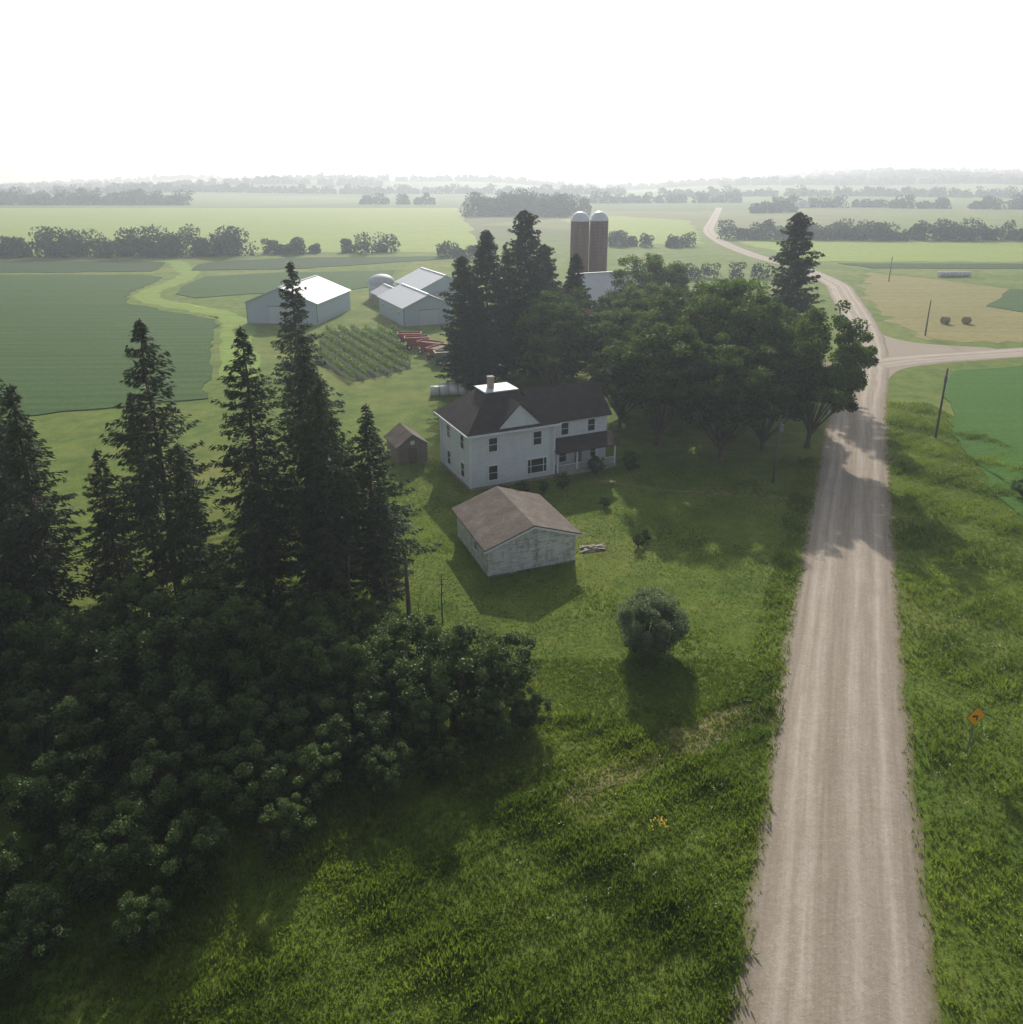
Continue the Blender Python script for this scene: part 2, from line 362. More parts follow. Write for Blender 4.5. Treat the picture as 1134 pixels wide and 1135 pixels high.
sh=[(-.8,41.5,4.8),(-3.6,40.2,6),(-6.4,42.6,5.4),(-7.5,39,4.6),(-10,40.5,4.8),(-12.8,41.5,5.2),(-15.5,40.2,4.6),(-17.5,42,6.8),(-21,41,7.2),(-24.6,41.6,6.2),(-28,41,6.0),(-31,41,6.6),
    (-11.5,37,3.8),(-15,36,4.4),(-19,36.6,5),(-23.5,36,5),(-27,36,4.4),(-31,36.5,5.6),(-20,46,6.8),(-26,46.5,6),(-14,46,5),(-9,46.5,3.8),(-33,43,7),(-36,46,6),(-23,31.5,4.2),(-28,31,4.6),(-18,32,4),(1,39,2.6),(-5,37,3.4),(-1.5,38,3),(-9,36,3.6),(-24,27,3.6),(-19,28,3.8),
    (-14,32.5,4),(-10.5,33.2,3.4),(-7,34.2,2.8),(-15,28.5,3.2),(-11,30,3),(-20.5,24.5,3.2),(-25,23,3.2),(-16,25,2.6),(-4,35,2.2)]
for i,(x,y,h) in enumerate(sh):
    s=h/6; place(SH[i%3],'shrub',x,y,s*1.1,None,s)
for x,y,h in [(-1,74.2,1.5),(1.2,74.8,1.7),(3.4,75.6,1.4),(5.6,76.8,1.8),(9.5,81,2.2),(11.5,63,1.3),(12.4,64.3,1.1),(13.5,82,2.4),(55,71,2.6),(53.5,74,2.2),(9.5,72,1.1)]:
    place(SH[random.randrange(3)],'garden_shrub',x,y,h/6*1.1,None,h/6)
place(broadleaf(41,4.6,2.75,.0,210,280,.13,M_sil,lobes=9,base=.82,amax=.2,droop=1,flat=1,crs=(.13,.21)),'round_bush',9.7,47.0,1)
def snag(seed,H,r0,nb):
    r=np.random.RandomState(seed);A=Acc()
    A.add(*tube([(0,0,-.2),(.05,.02,H*.5),(.15,-.05,H)],[r0,r0*.8,r0*.55],7),0,0)
    for i in range(nb):
        z=H*r.uniform(.35,.97);a=r.uniform(0,6.28);l=r.uniform(.4,1.6)
        A.add(*tube([(0.05,0,z),(math.cos(a)*l*.6,math.sin(a)*l*.6,z+.1),(math.cos(a)*l,math.sin(a)*l,z+r.uniform(-.1,.6))],[.035,.02,.008],4),0,0)
    return A.mesh('snag_%d'%seed,[M_bark])
for i,(x,y,h,r0,nb) in enumerate([(-7.5,49.4,6.3,.2,5),(-8.9,49,5,.07,10),(-5.2,50.5,4,.06,9),(-11.5,48,7,.09,16),(-6.4,47,3.6,.05,9)]):
    place(snag(50+i,h,r0,nb),'dead_tree',x,y,1)

def treeline(name,pts,hmin,hmax,per,lf,jit=4):
    A=Acc()
    for x,y,*zz in pts:
        z0=zz[0] if zz else 0
        h=R.uniform(hmin,hmax); w=h*R.uniform(.5,.8); x+=R.uniform(-jit,jit); y+=R.uniform(-jit,jit)
        nb=5
        for b in range(nb):
            c=np.array([x+R.uniform(-.5,.5)*w,y+R.uniform(-.5,.5)*w,z0+h*R.uniform(.3,.78)]); cr=w*R.uniform(.38,.6)
            n=per//nb
            o=unit(R.normal(0,1,(n,3)))*(R.uniform(.3,1,(n,1))**.4)*cr; o[:,2]*=.75
            P=c+o; D=unit(R.normal(0,1,(n,3))); S=unit(np.cross(D,R.normal(0,1,(n,3))))
            V,F=cards(P,D,S,R.uniform(.7,1.3,n)*lf,R.uniform(.6,1.1,n)*lf)
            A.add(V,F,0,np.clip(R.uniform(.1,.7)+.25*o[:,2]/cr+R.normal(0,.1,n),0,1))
        n=per//2
        P=np.stack([x+R.uniform(-.8,.8,n)*w,y+R.uniform(-.5,.5,n)*w,z0+R.uniform(0,.5,n)*h],1)
        D=unit(R.normal(0,1,(n,3))); S=unit(np.cross(D,R.normal(0,1,(n,3))))
        V,F=cards(P,D,S,np.full(n,lf*1.2),np.full(n,lf*1.2)); A.add(V,F,0,R.uniform(0,.4,n))
    return A.mesh(name,[M_far],True)
def hz(x,y):
    h=0
    if y>900:
        t=min(1,(y-900)/1600.); t=t*t*(3-2*t)
        h=t*(13*math.sin(x*.0021+y*.0011)+9*math.sin(x*.0047-y*.002+1.3)+4*math.sin(x*.011+2)+8)
        if x>250: 
            u=min(1,(x-250)/900.)*min(1,max(0,(y-1400)/900.)); h+=u*36
    return h
def line(x0,y0,x1,y1,step,skip=0,z=0):
    L=math.hypot(x1-x0,y1-y0); n=int(L/step)+1
    return [(x0+(x1-x0)*i/n,y0+(y1-y0)*i/n,z+hz(x0+(x1-x0)*i/n,y0+(y1-y0)*i/n)) for i in range(n+1) if R.rand()>=skip]
treeline('field_treeline',line(-260,330,-116,338,4.0),8,13.5,430,1.0)
treeline('field_treeline',line(-112,346,-84,345,4.5,.2)+line(-76,350,-57,352,5),4,9.5,360,.9)
treeline('field_treeline',line(120,430,300,418,4.5,.06)+line(150,440,200,436,6),5,12,330,1.1)
treeline('field_treeline',line(50,385,62,386,4)+line(78,380,84,384,4)+line(-25,330,-8,330,5),5,8.5,360,.8)
treeline('field_treeline',line(22,250,80,262,8,.3),3,6,300,.6)
treeline('distant_grove',line(-34,700,36,705,5)+line(-20,712,45,715,7)+line(30,690,60,700,8),14,24,420,1.7)
treeline('distant_treeline',line(-760,985,-405,990,7,.05),12,22,220,2.4)
treeline('distant_treeline',line(-190,1010,-100,1000,11,.2)+line(-60,1030,300,1060,8,.08),8,17,170,2.4)
treeline('distant_treeline',line(230,760,280,790,9,.2)+line(300,900,420,905,10,.2)+line(420,880,700,800,8,.2),8,15,190,2.2)
treeline('distant_treeline',line(-1400,1500,200,1450,9,.08)+line(250,1300,1100,1250,9,.05),9,19,90,3.6)
pts=[]
for (x0,y0,x1,y1,st,sk) in [(-2600,2200,2600,2150,11,.06),(-3200,3000,3200,2950,14,.03),(500,1900,2200,1800,11,.03),(600,2500,3000,2450,12,.03),(400,2150,2600,2100,13,.05),(-1900,1800,-300,1850,12,.2)]:
    for p in line(x0,y0,x1,y1,st,sk): pts.append((p[0],p[1],p[2]-1))
treeline('horizon_woods',pts,12,22,60,7,8)

# ---------------------------------------------------------------- ground sheet
xs=np.concatenate([np.linspace(-9000,-1600,24),np.linspace(-1500,1500,101),np.linspace(1600,9000,24)])
ys=np.concatenate([np.linspace(-400,900,30),np.linspace(940,4000,70),np.linspace(4300,12000,12)])
V=[(x,y,hz(x,y)) for y in ys for x in xs]; nx=len(xs)
F=[(j*nx+i,j*nx+i+1,(j+1)*nx+i+1,(j+1)*nx+i) for j in range(len(ys)-1) for i in range(nx-1)]
g=quads_obj('ground',V,F,[M_ground])
for p in g.data.polygons: p.use_smooth=True

def field(name,poly,z,mat):
    n=len(poly); v=[(x,y,0.) for x,y in poly]+[(x,y,z) for x,y in poly]
    m=MB(); m.add(v,[tuple(range(n,2*n))]+[(i,(i+1)%n,n+(i+1)%n,n+i) for i in range(n)]); return m.obj(name,mat)
def rough_poly(poly,step=5,amp=.7):
    out=[]; n=len(poly)
    for i in range(n):
        a=poly[i];b=poly[(i+1)%n];L=math.hypot(b[0]-a[0],b[1]-a[1]);k=max(1,int(L/step))
        for j in range(k):
            t=j/k; out.append((a[0]+(b[0]-a[0])*t+R.normal(0,amp)*(j>0),a[1]+(b[1]-a[1])*t+R.normal(0,amp)*(j>0)))
    return out
field('hay_field',rough_poly([(-1300,890),(-60,890),(-12,352),(-120,352),(-420,340)],20,2),.04,M_hayf)
field('soybean_field',rough_poly([(-420,315),(-150,315),(-137,308),(-132,294),(-129,278),(-160,275),(-400,278)],4,.5),.16,M_soyd)
field('soybean_field',rough_poly([(-116,281),(-79,286),(-22,325),(-30,333),(-90,327),(-118,312),(-121,300)],4,.5),.16,M_soyd)
field('soybean_field',rough_poly([(-420,266),(-128,268),(-118,262),(-114,245),(-112,225),(-103,205),(-84,190),(-70,180),(-63,160),(-50,124),(-46,112),(-75,100),(-300,84)],3,.5),.16,M_soy)
field('soybean_field',rough_poly([(-104,262),(-85,273),(-42,281),(-40,240),(-52,226),(-75,222),(-88,214),(-97,222),(-102,240)],5,.4),.16,M_soy)
cornpoly=[(-41,166),(-25,165),(-17.5,131),(-26,122),(-36,136)]
field('corn_ground',rough_poly(cornpoly,2,.3),.03,M_cornf)
field('soybean_field',rough_poly([(76,128.5),(92,133.5),(170,155),(170,60),(62,60),(50.5,68),(51.6,77),(57,92),(66,113)],3,.5),.16,M_soyb)
field('dry_meadow',rough_poly([(108,238),(127,276),(152,232),(170,215),(150,166),(105,154),(86,156),(92,190)],3,1.2),.03,M_mead)
field('hay_field',rough_poly([(118,412),(400,412),(330,312),(122,312)],8,1.5),.04,M_hayf)
field('soybean_field',rough_poly([(128,305),(320,300),(300,284),(134,288)],6,.6),.16,M_soyd)
field('soybean_field',rough_poly([(124,200),(150,232),(190,225),(170,180),(130,182)],6,.8),.16,M_soy)
field('hay_field',rough_poly([(60,400),(98,400),(140,620),(90,700),(40,640)],8,1.5),.045,M_hayf)
def in_poly(x,y,poly):
    c=np.zeros(x.shape,bool); n=len(poly)
    for i in range(n):
        x1,y1=poly[i];x2,y2=poly[(i+1)%n]
        c^=((y1>y)!=(y2>y))&(x<(x2-x1)*(y-y1)/(y2-y1+1e-9)+x1)
    return c
def corn(name,poly,h,rs,ang,dens):
    px=[p[0] for p in poly];py=[p[1] for p in poly]
    ca,sa=math.cos(ang),math.sin(ang); cx,cy=np.mean(px),np.mean(py); A=Acc()
    u=np.arange(-40,40,rs); 
    x=[];y=[]
    for q in u:
        t=np.arange(-40,40,dens)+R.uniform(-.1,.1)
        x.append(cx+ca*t-sa*(q+R.normal(0,.08,len(t)))); y.append(cy+sa*t+ca*(q+R.normal(0,.08,len(t))))
    x=np.concatenate(x);y=np.concatenate(y);k=in_poly(x,y,poly)&(R.rand(len(x))<.93);x,y=x[k],y[k];n=len(x)
    hh=h*R.uniform(.8,1.1,n)
    for b in range(6):
        a=R.uniform(0,6.28,n);l=R.uniform(.5,.8,n)
        D=unit(np.stack([np.cos(a),np.sin(a),R.uniform(.2,1.4,n)],1))
        P=np.stack([x,y,hh*(.25+.12*b)],1)+D*(l*.4)[:,None]
        S=unit(np.cross(D,R.normal(0,.5,(n,3))+np.array([0,0,1.])))
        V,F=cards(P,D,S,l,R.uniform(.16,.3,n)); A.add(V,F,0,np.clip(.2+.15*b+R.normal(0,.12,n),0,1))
    return A.mesh(name,[M_crn],True)
corn('corn_field',cornpoly,1.8,2.5,rad(118),.3)

# ---------------------------------------------------------------- roads
def catmull(p,n=8):
    out=[]
    for i in range(len(p)-1):
        p0=p[max(i-1,0)];p1=p[i];p2=p[i+1];p3=p[min(i+2,len(p)-1)]
        for k in range(n):
            t=k/n
            out.append(tuple(.5*((2*b)+(-a+c)*t+(2*a-5*b+4*c-d)*t*t+(-a+3*b-3*c+d)*t**3) for a,b,c,d in zip(p0,p1,p2,p3)))
    out.append(tuple(p[-1])); return out
def road(name,pts,hw,mat,z0=.02,crown=.12,jit=.12):
    P=catmull(pts); V=[];F=[];UV=[];d=0
    offs=[-1,-.8,-.4,0,.4,.8,1]
    for i,p in enumerate(P):
        a=P[max(i-1,0)];b=P[min(i+1,len(P)-1)];dx,dy=b[0]-a[0],b[1]-a[1];L=math.hypot(dx,dy);nx_,ny_=dy/L,-dx/L
        if i: d+=math.hypot(p[0]-P[i-1][0],p[1]-P[i-1][1])
        for o in offs:
            j=R.normal(0,jit) if abs(o)==1 else 0
            V.append((p[0]+nx_*(hw*o+j),p[1]+ny_*(hw*o+j),z0+crown*(1-o*o)+hz(p[0],p[1]))); UV.append((o*.5+.5,d))
    m=len(offs)
    for i in range(len(P)-1):
        for k in range(m-1): F.append((i*m+k,i*m+k+1,(i+1)*m+k+1,(i+1)*m+k))
    ob=quads_obj(name,V,F,[mat])
    uv=ob.data.uv_layers.new(name='UVMap')
    idx=np.array(F).ravel(); uv.data.foreach_set('uv',np.array(UV,dtype=np.float32)[idx].ravel())
    for p in ob.data.polygons: p.use_smooth=True
    return ob
main=[(-20,-60),(7.3,8),(16.8,31.1),(21.6,42.4),(28.2,57.4),(35.9,74.7),(51,108.2),(63.5,134),(73,156),(84,186),(95,220),(102.5,245),(107,290),(105,338),(110,411),(125,500),(156,614),(234,895)]
road('gravel_road',main,3.9,M_grav)
road('gravel_side_road',[(62,133),(75,138.5),(96,144),(150,158),(400,225),(900,360)],3.8,M_grav,.012,.1)
def patch(name,poly,z,mat):
    m=MB(); m.add([(x,y,z) for x,y in poly],[tuple(range(len(poly)))]); o=m.obj(name,mat)
    uv=o.data.uv_layers.new(name='UVMap')
    for l in uv.data: l.uv=(.4,0)
    return o
patch('road_junction',catmull([(53,104),(57.2,113),(62.9,124),(69.7,131.8),(82,137.4),(84,143),(72,143),(62,132),(53,104)],6)[:-1],.03,M_grav)
patch('road_junction',catmull([(82,174),(79.5,161),(83,153),(95,148),(88,143),(74,140),(68,148),(82,174)],6)[:-1],.026,M_grav)
road('grass_waterway',[(-160,322),(-135,312),(-124,292),(-112,270),(-108,245),(-106,224),(-95,207),(-80,196),(-66,180),(-58,160),(-46,125)],3.2,M_water,.01,.02,.5)
M_trk=simple('worn_track',(.19,.17,.07),.95,.5,1.2)
road('dirt_track',[(18.5,41.5),(14,40),(9,37),(3,33.5)],.8,M_trk,.012,.03,.5)
road('footpath',[(9,79.5),(16,76.5),(24,75),(31,73.5)],.3,M_trk,.012,.01,.1)
road('farm_lane',[(58,133),(46,147),(34,165),(24,180),(5,186),(-14,178)],2.2,M_dirt,.012,.05,.3)

# ---------------------------------------------------------------- grass and weeds
def seg_dist(x,y):
    d=np.full(x.shape,1e9); sgn=np.zeros(x.shape)
    P=catmull(main,3)
    for a,b in zip(P[:-1],P[1:]):
        ax,ay=a;bx,by=b; L2=(bx-ax)**2+(by-ay)**2
        t=np.clip(((x-ax)*(bx-ax)+(y-ay)*(by-ay))/L2,0,1)
        dd=np.hypot(x-ax-t*(bx-ax),y-ay-t*(by-ay))
        s=(bx-ax)*(y-ay)-(by-ay)*(x-ax)
        m=dd<d; d=np.where(m,dd,d); sgn=np.where(m,-np.sign(s),sgn)
    return d,sgn
def grass(name,n,x0,x1,y0,y1,hfun,mat=M_gra,wd=.05,far=3.8):
    x=R.uniform(x0,x1,n);y=R.uniform(y0,y1,n)
    d,s=seg_dist(x,y)
    k=d>far+R.uniform(-.5,.6,n); x,y,d,s=x[k],y[k],d[k],s[k]
    h,keep=hfun(x,y,d,s); k=keep>R.uniform(0,1,len(x)); x,y,h=x[k],y[k],h[k]
    n=len(x); A=Acc()
    for b in range(3):
        hh=h*R.uniform(.6,1.2,n)
        D=unit(np.stack([R.normal(0,.5,n),R.normal(0,.5,n),np.ones(n)],1))
        P=np.stack([x+R.normal(0,.07,n),y+R.normal(0,.07,n),np.zeros(n)],1)+D*(hh*.5)[:,None]
        S=unit(np.cross(D,R.normal(0,1,(n,3))))
        V,F=cards(P,D,S,hh,wd*R.uniform(.6,1.5,n)*(1+hh))
        A.add(V,F,0,np.clip(.42+R.normal(0,.2,n)+.3*np.sin(x*.6+1)*np.sin(y*.5)+.25*np.sin(x*.21+.3*y+2),0,1))
    return A.mesh(name,[mat],True)
def nz(x,y,s): return .5+.25*(np.sin(x*s+1.3)*np.cos(y*s*1.3)+np.sin((x+y)*s*.61+2)+.6*np.sin((x-2*y)*s*1.9))*.9
grass('roadside_grass',120000,14,62,18,110,lambda x,y,d,s:(np.where(s>0,.14+.48*nz(x,y,.8)**2,.15),np.where(s>0,1-.25*(d<5.2),0)))
grass('yard_weeds',90000,-24,24,18,46,lambda x,y,d,s:(.10+.46*nz(x,y,.9)**2*(y<39.5+.15*x)+.03,np.where(s<0,.95,0)))
grass('lawn_grass',80000,-14,40,42,86,lambda x,y,d,s:(.07+.13*np.clip(nz(x,y,.5),0,1)**3+.3*(d<6.0)*np.clip(1.3*nz(x,y,1.1),.2,1),np.where(s<0,np.where(d<6,.8,.75),0)),wd=.06)
def flowers(name,n,x0,x1,y0,y1,mat,h,sz,side):
    x=R.uniform(x0,x1,n);y=R.uniform(y0,y1,n);d,s=seg_dist(x,y);k=(d>4.6)&(s*side>0);x,y=x[k],y[k];n=len(x);A=Acc()
    for b in range(3):
        P=np.stack([x+R.normal(0,.08,n),y+R.normal(0,.08,n),R.uniform(.5,1,n)*h],1);D=unit(R.normal(0,1,(n,3))*np.array([1,1,.3]));S=unit(np.cross(D,np.array([0,0,1.])+R.normal(0,.2,(n,3))))
        V,F=cards(P,D,S,np.full(n,sz),np.full(n,sz));A.add(V,F,0,.5)
    return A.mesh(name,[mat],True)
flowers('goldenrod_patch',15,7.0,8.0,31,31.9,M_flo,.5,.08,-1)
flowers('wildflowers',160,22,46,22,60,M_flw,.6,.07,1)
flowers('wildflowers',90,0,22,26,46,M_flw,.45,.06,-1)

# ---------------------------------------------------------------- buildings
def windows(parent,items,face='y',at=0.0,sgn=-1,name='window'):
    fr=MB();gl=MB()
    def bx(m,c0,c1,p0,p1,z0,z1):
        a,b=sorted((at+sgn*p0,at+sgn*p1))
        if face=='y': m.box(c0,c1,a,b,z0,z1)
        else: m.box(a,b,c0,c1,z0,z1)
    for c,z,w,h in items:
        t=.1
        bx(gl,c-w/2,c+w/2,.004,.03,z-h/2,z+h/2)
        bx(fr,c-w/2-t,c-w/2,.004,.07,z-h/2,z+h/2); bx(fr,c+w/2,c+w/2+t,.004,.07,z-h/2,z+h/2)
        bx(fr,c-w/2-t-.04,c+w/2+t+.04,.004,.09,z+h/2,z+h/2+.13); bx(fr,c-w/2-t-.05,c+w/2+t+.05,.004,.12,z-h/2-.1,z-h/2)
        bx(fr,c-w/2,c+w/2,.031,.055,z-.025,z+.025)
        if w>1.4:
            for q in (-.17,.17): bx(fr,c+q*w*2-.04,c+q*w*2+.04,.032,.06,z-h/2,z+h/2)
    gl.obj(name+'_glass',M_glass,parent); fr.obj(name+'_frames',M_trim,parent)

H=empty('white_farmhouse',-4.34,75.9,25)
MB().box(-.03,10.03,-.03,9.03,-.2,.35).obj('foundation',M_conc,H)
w=MB(); w.box(0,10,0,9,.35,6.4); w.obj('main_walls',M_white,H)
w=MB(); w.box(10,18,2,8.4,0,6.1); w.obj('wing_walls',M_white,H)
r=MB(); e=.55; z=6.4; d0=(3.4,6.8,3.4,6.0); zd=9.7
b=[(-e,-e,z),(10+e,-e,z),(10+e,9+e,z),(-e,9+e,z)]; t=[(d0[0],d0[2],zd),(d0[1],d0[2],zd),(d0[1],d0[3],zd),(d0[0],d0[3],zd)]
r.add(b+t,[(0,3,2,1),(0,1,5,4),(1,2,6,5),(2,3,7,6),(3,0,4,7),(4,5,6,7)]); r.obj('main_roof',M_rdark,H)
MB().box(3.1,7.1,3.1,6.3,zd+.01,zd+.14).obj('roof_deck',M_metg,H)
c=MB(); c.box(4.2,4.8,4.6,5.2,zd+.1,zd+1.3); c.box(4.13,4.87,4.53,5.27,zd+1.3,zd+1.42); c.obj('chimney',M_brick,H)
f=MB(); f.box(-e,10+e,-e-.06,-e-.002,z-.2,z+.02); f.box(-e-.06,-e-.002,-e,9+e,z-.2,z+.02); f.box(-e,10+e,-e,-.003,z-.08,z-.01); f.obj('eaves',M_trim,H)
g=MB(); g.gable(2.9,8.3,-.25,4.2,6.42,6.5,9.15); g.obj('front_gable',M_white,H)
MB().gableroof(2.9,8.3,-.25,4.4,6.5,9.15,.22,.1).obj('front_gable_roof',M_rdark,H)
def gable_x(m,x0,x1,y0,y1,ze,zr,o=.4,t=.14,g=.02):
    mm=(y0+y1)/2; sl=(zr-ze)/(mm-y0)
    for ye in (y0-o,y1+o):
        zz=ze-sl*o+g
        m.hexa([(x0,ye,zz),(x1+o,ye,zz),(x1+o,mm,zr+g),(x0,mm,zr+g),(x0,ye,zz+t),(x1+o,ye,zz+t),(x1+o,mm,zr+g+t),(x0,mm,zr+g+t)])
m=MB(); gable_x(m,8.6,18,2,8.4,6.1,8.9); m.obj('wing_roof',M_rdark,H)
m=MB(); m.add([(18,2,6.1),(18,8.4,6.1),(18,5.2,8.88),(17.7,2,6.1),(17.7,8.4,6.1),(17.7,5.2,8.88)],[(0,1,2),(3,5,4),(0,3,4,1),(1,4,5,2),(2,5,3,0)]); m.obj('wing_gable',M_white,H)
windows(H,[(2.6,4.95,.95,1.5),(7.9,4.95,.95,1.5),(2.6,1.75,1.0,1.6),(7.9,1.75,2.3,1.6)],'y',0,-1)
windows(H,[(2.2,4.95,.9,1.5),(6.4,4.95,.9,1.5),(2.2,1.75,.9,1.6),(6.4,1.75,.9,1.6)],'x',0,-1,'side_window')
windows(H,[(12.4,4.8,.9,1.4),(15.9,4.8,.9,1.4)],'y',2,-1,'wing_window')
windows(H,[(12.2,1.5,.9,1.3),(16.3,1.5,.9,1.3)],'y',2,-1,'porch_window')
p=MB(); p.box(10.2,18.1,-.3,1.99,0,.5); p.obj('porch_floor',M_conc,H)
p=MB()
for x in (10.4,12.9,15.4,17.9): p.box(x-.08,x+.08,-.2,-.04,.5,2.9)
p.box(10.3,18.0,-.16,-.08,1.25,1.33); p.box(10.3,18,-.22,-.02,2.72,2.9)
for i in range(50): p.box(10.42+i*.15,10.46+i*.15,-.14,-.1,.52,1.25)
p.obj('porch_posts',M_trim,H)
p=MB(); p.hexa([(10.05,-.7,2.85),(18.4,-.7,2.85),(18.4,1.98,3.65),(10.05,1.98,3.65),(10.05,-.7,2.99),(18.4,-.7,2.99),(18.4,1.98,3.79),(10.05,1.98,3.79)]); p.obj('porch_roof',M_rdark,H)
p=MB(); p.box(13.8,14.7,1.93,1.995,.5,2.6); p.obj('porch_door',M_brownw,H)
cb=MB()
for x,y in ((0,0),(10,0),(0,9)): cb.box(x-.1,x+.1,y-.1 if y==0 else y-.08,y+.1,.36,6.3)
cb.obj('corner_boards',M_trim,H)
cb=MB(); cb.cyl((9.7,-.13,.4),(9.7,-.13,6.1),.05,.05,8); cb.cyl((-.13,8.6,.4),(-.13,8.6,6.1),.05,.05,8); cb.obj('downpipes',M_trim,H)

G=empty('garage',-1.97,57.4,21.5)
m=MB(); m.gable(0,8.1,0,8.4,-.1,2.75,4.15); m.obj('walls',M_peel,G)
MB().gableroof(0,8.1,0,8.4,2.75,4.15,.42,.12).obj('roof',M_rbrn,G)
f=MB()
for s in (1,-1):
    x0=4.05-s*4.5; zz=2.75-.42*1.4/4.05
    f.hexa([(x0,-.47,zz-.14),(4.05,-.47,4.01),(4.05,-.425,4.01),(x0,-.425,zz-.14),(x0,-.47,zz+.02),(4.05,-.47,4.17),(4.05,-.425,4.17),(x0,-.425,zz+.02)])
f.obj('bargeboards',M_trim,G)
d=MB(); d.box(2.2,6.0,-.04,-.004,0,2.25); d.obj('overhead_door',M_peel,G)
d=MB()
for i in range(1,4): d.box(2.2,6,-.055,-.042,i*.56-.02,i*.56+.02)
d.box(2.05,2.2,-.06,-.004,0,2.4);d.box(6.0,6.15,-.06,-.004,0,2.4);d.box(2.05,6.15,-.07,-.004,2.4,2.52)
d.obj('door_trim',M_peel,G)
windows(G,[(3,1.6,.8,.7)],'x',0,-1)
MB().box(-.04,8.14,-.04,8.44,-.1,.12).obj('footing',M_conc,G)

m=MB(); rp=random.Random(3)
for i in range(16):
    a=rp.uniform(-.5,.6); x=rp.uniform(0,1.2); y=rp.uniform(0,1.0); zz=.04+.05*(i//4); l=rp.uniform(.4,.8); ca,sa=math.cos(a)*l,math.sin(a)*l
    nx_,ny_=-sa/l*.1,ca/l*.1
    m.hexa([(x-ca-nx_,y-sa-ny_,zz),(x+ca-nx_,y+sa-ny_,zz),(x+ca+nx_,y+sa+ny_,zz),(x-ca+nx_,y-sa+ny_,zz),(x-ca-nx_,y-sa-ny_,zz+.04),(x+ca-nx_,y+sa-ny_,zz+.04),(x+ca+nx_,y+sa+ny_,zz+.04),(x-ca+nx_,y-sa+ny_,zz+.04)])
o=m.obj('board_pile',simple('old_boards',(.30,.27,.22),.9,.4,2)); o.location=(6.7,62,0)

S=empty('garden_shed',-13.2,83.8,25)
m=MB(); m.gable(0,3.6,0,4.6,0,2.2,3.5); m.obj('walls',M_brownw,S)
MB().gableroof(0,3.6,0,4.6,2.2,3.5,.25,.1).obj('roof',M_rbrn,S)
MB().box(1.3,2.3,-.05,-.004,0,1.9).obj('door',M_pole,S)
MB().box(1.55,2.05,-.04,-.004,2.3,2.75).obj('gable_vent',M_trim,S)

def barn(name,x,y,ang,wd,dp,ze,zr,wm,rm,door=True,wins=0):
    E=empty(name,x,y,ang)
    m=MB(); m.gable(0,wd,0,dp,0,ze,zr); m.obj('walls',wm,E)
    MB().gableroof(0,wd,0,dp,ze,zr,.4,.14).obj('roof',rm,E)
    if door:
        d=MB(); d.box(wd*.32,wd*.68,-.08,-.004,0,ze*.82); d.obj('sliding_door',rm,E)
        d=MB(); d.box(wd*.3,wd*.7,-.14,-.004,ze*.82,ze*.82+.2); d.box(-.06,.14,-.06,-.003,0,ze); d.box(wd-.14,wd+.06,-.06,-.003,0,ze); d.obj('door_track',M_steel,E)
    MB().box(wd/2-.3,wd/2+.3,0,dp,zr+.1,zr+.28).obj('ridge_cap',rm,E)
    if wins: windows(E,[(dp*(i+.5)/wins,ze*.6,1,.8) for i in range(wins)],'x',0,-1)
    return E
barn('machine_shed',-61,176,-8,17,22,4.8,8.2,M_metw,M_met)
barn('machine_shed',-24.2,171,25,12,20,4.2,6.8,M_metw,M_met,True,3)
barn('machine_shed',-24,199,25,15,20,4.2,7.6,M_metw,M_met)
barn('livestock_barn',-33,196,25,7,10,3,4.8,M_brownw,M_metg)
barn('dairy_barn',11,186,-65,13,22,4.2,10.5,M_redw,M_met,True,4)
barn('milk_house',24,172,20,7,9,3,5.4,M_white,M_metg)
barn('distant_farm_barn',318,890,15,18,12,5,9,M_white,M_met); barn('distant_farm_shed',345,900,15,12,16,4,6,M_metw,M_met)
def round_tank(name,x,y,r,h,dome,mw,mr,hoops=True):
    E=empty(name,x,y); n=32
    m=MB(); m.cyl((0,0,0),(0,0,h),r,r,n); m.obj('body',mw,E,True)
    v=[];f=[];k=7
    for j in range(k):
        a=math.pi/2*j/k
        for i in range(n): v.append(((r+.06)*math.cos(a)*math.cos(2*math.pi*i/n),(r+.06)*math.cos(a)*math.sin(2*math.pi*i/n),h+dome*math.sin(a)))
    v.append((0,0,h+dome))
    for j in range(k-1):
        for i in range(n): f.append((j*n+i,j*n+(i+1)%n,(j+1)*n+(i+1)%n,(j+1)*n+i))
    for i in range(n): f.append(((k-1)*n+i,(k-1)*n+(i+1)%n,len(v)-1))
    d=MB(); d.add(v,f); d.obj('dome',mr,E,True)
    hp=MB()
    for q in range(1,int(h/1.5)): hp.cyl((0,0,q*1.5),(0,0,q*1.5+.05),r+.02,r+.02,n)
    hp.obj('hoops',mw,E)
    ch=MB(); ch.box(-.45,.45,-r-.55,-r+.02,.5,h-.1); ch.obj('chute',mw,E)
M_dome=simple('silo_dome',(.60,.63,.68),.35,.1,.5,0,.5)
round_tank('silo',18.3,211,2.5,21,2.5,M_silo,M_dome); round_tank('silo',23.6,213,2.5,21,2.5,M_silo,M_dome)
round_tank('grain_bin',-36,214,3.6,4.5,2.2,M_metg,M_metg)

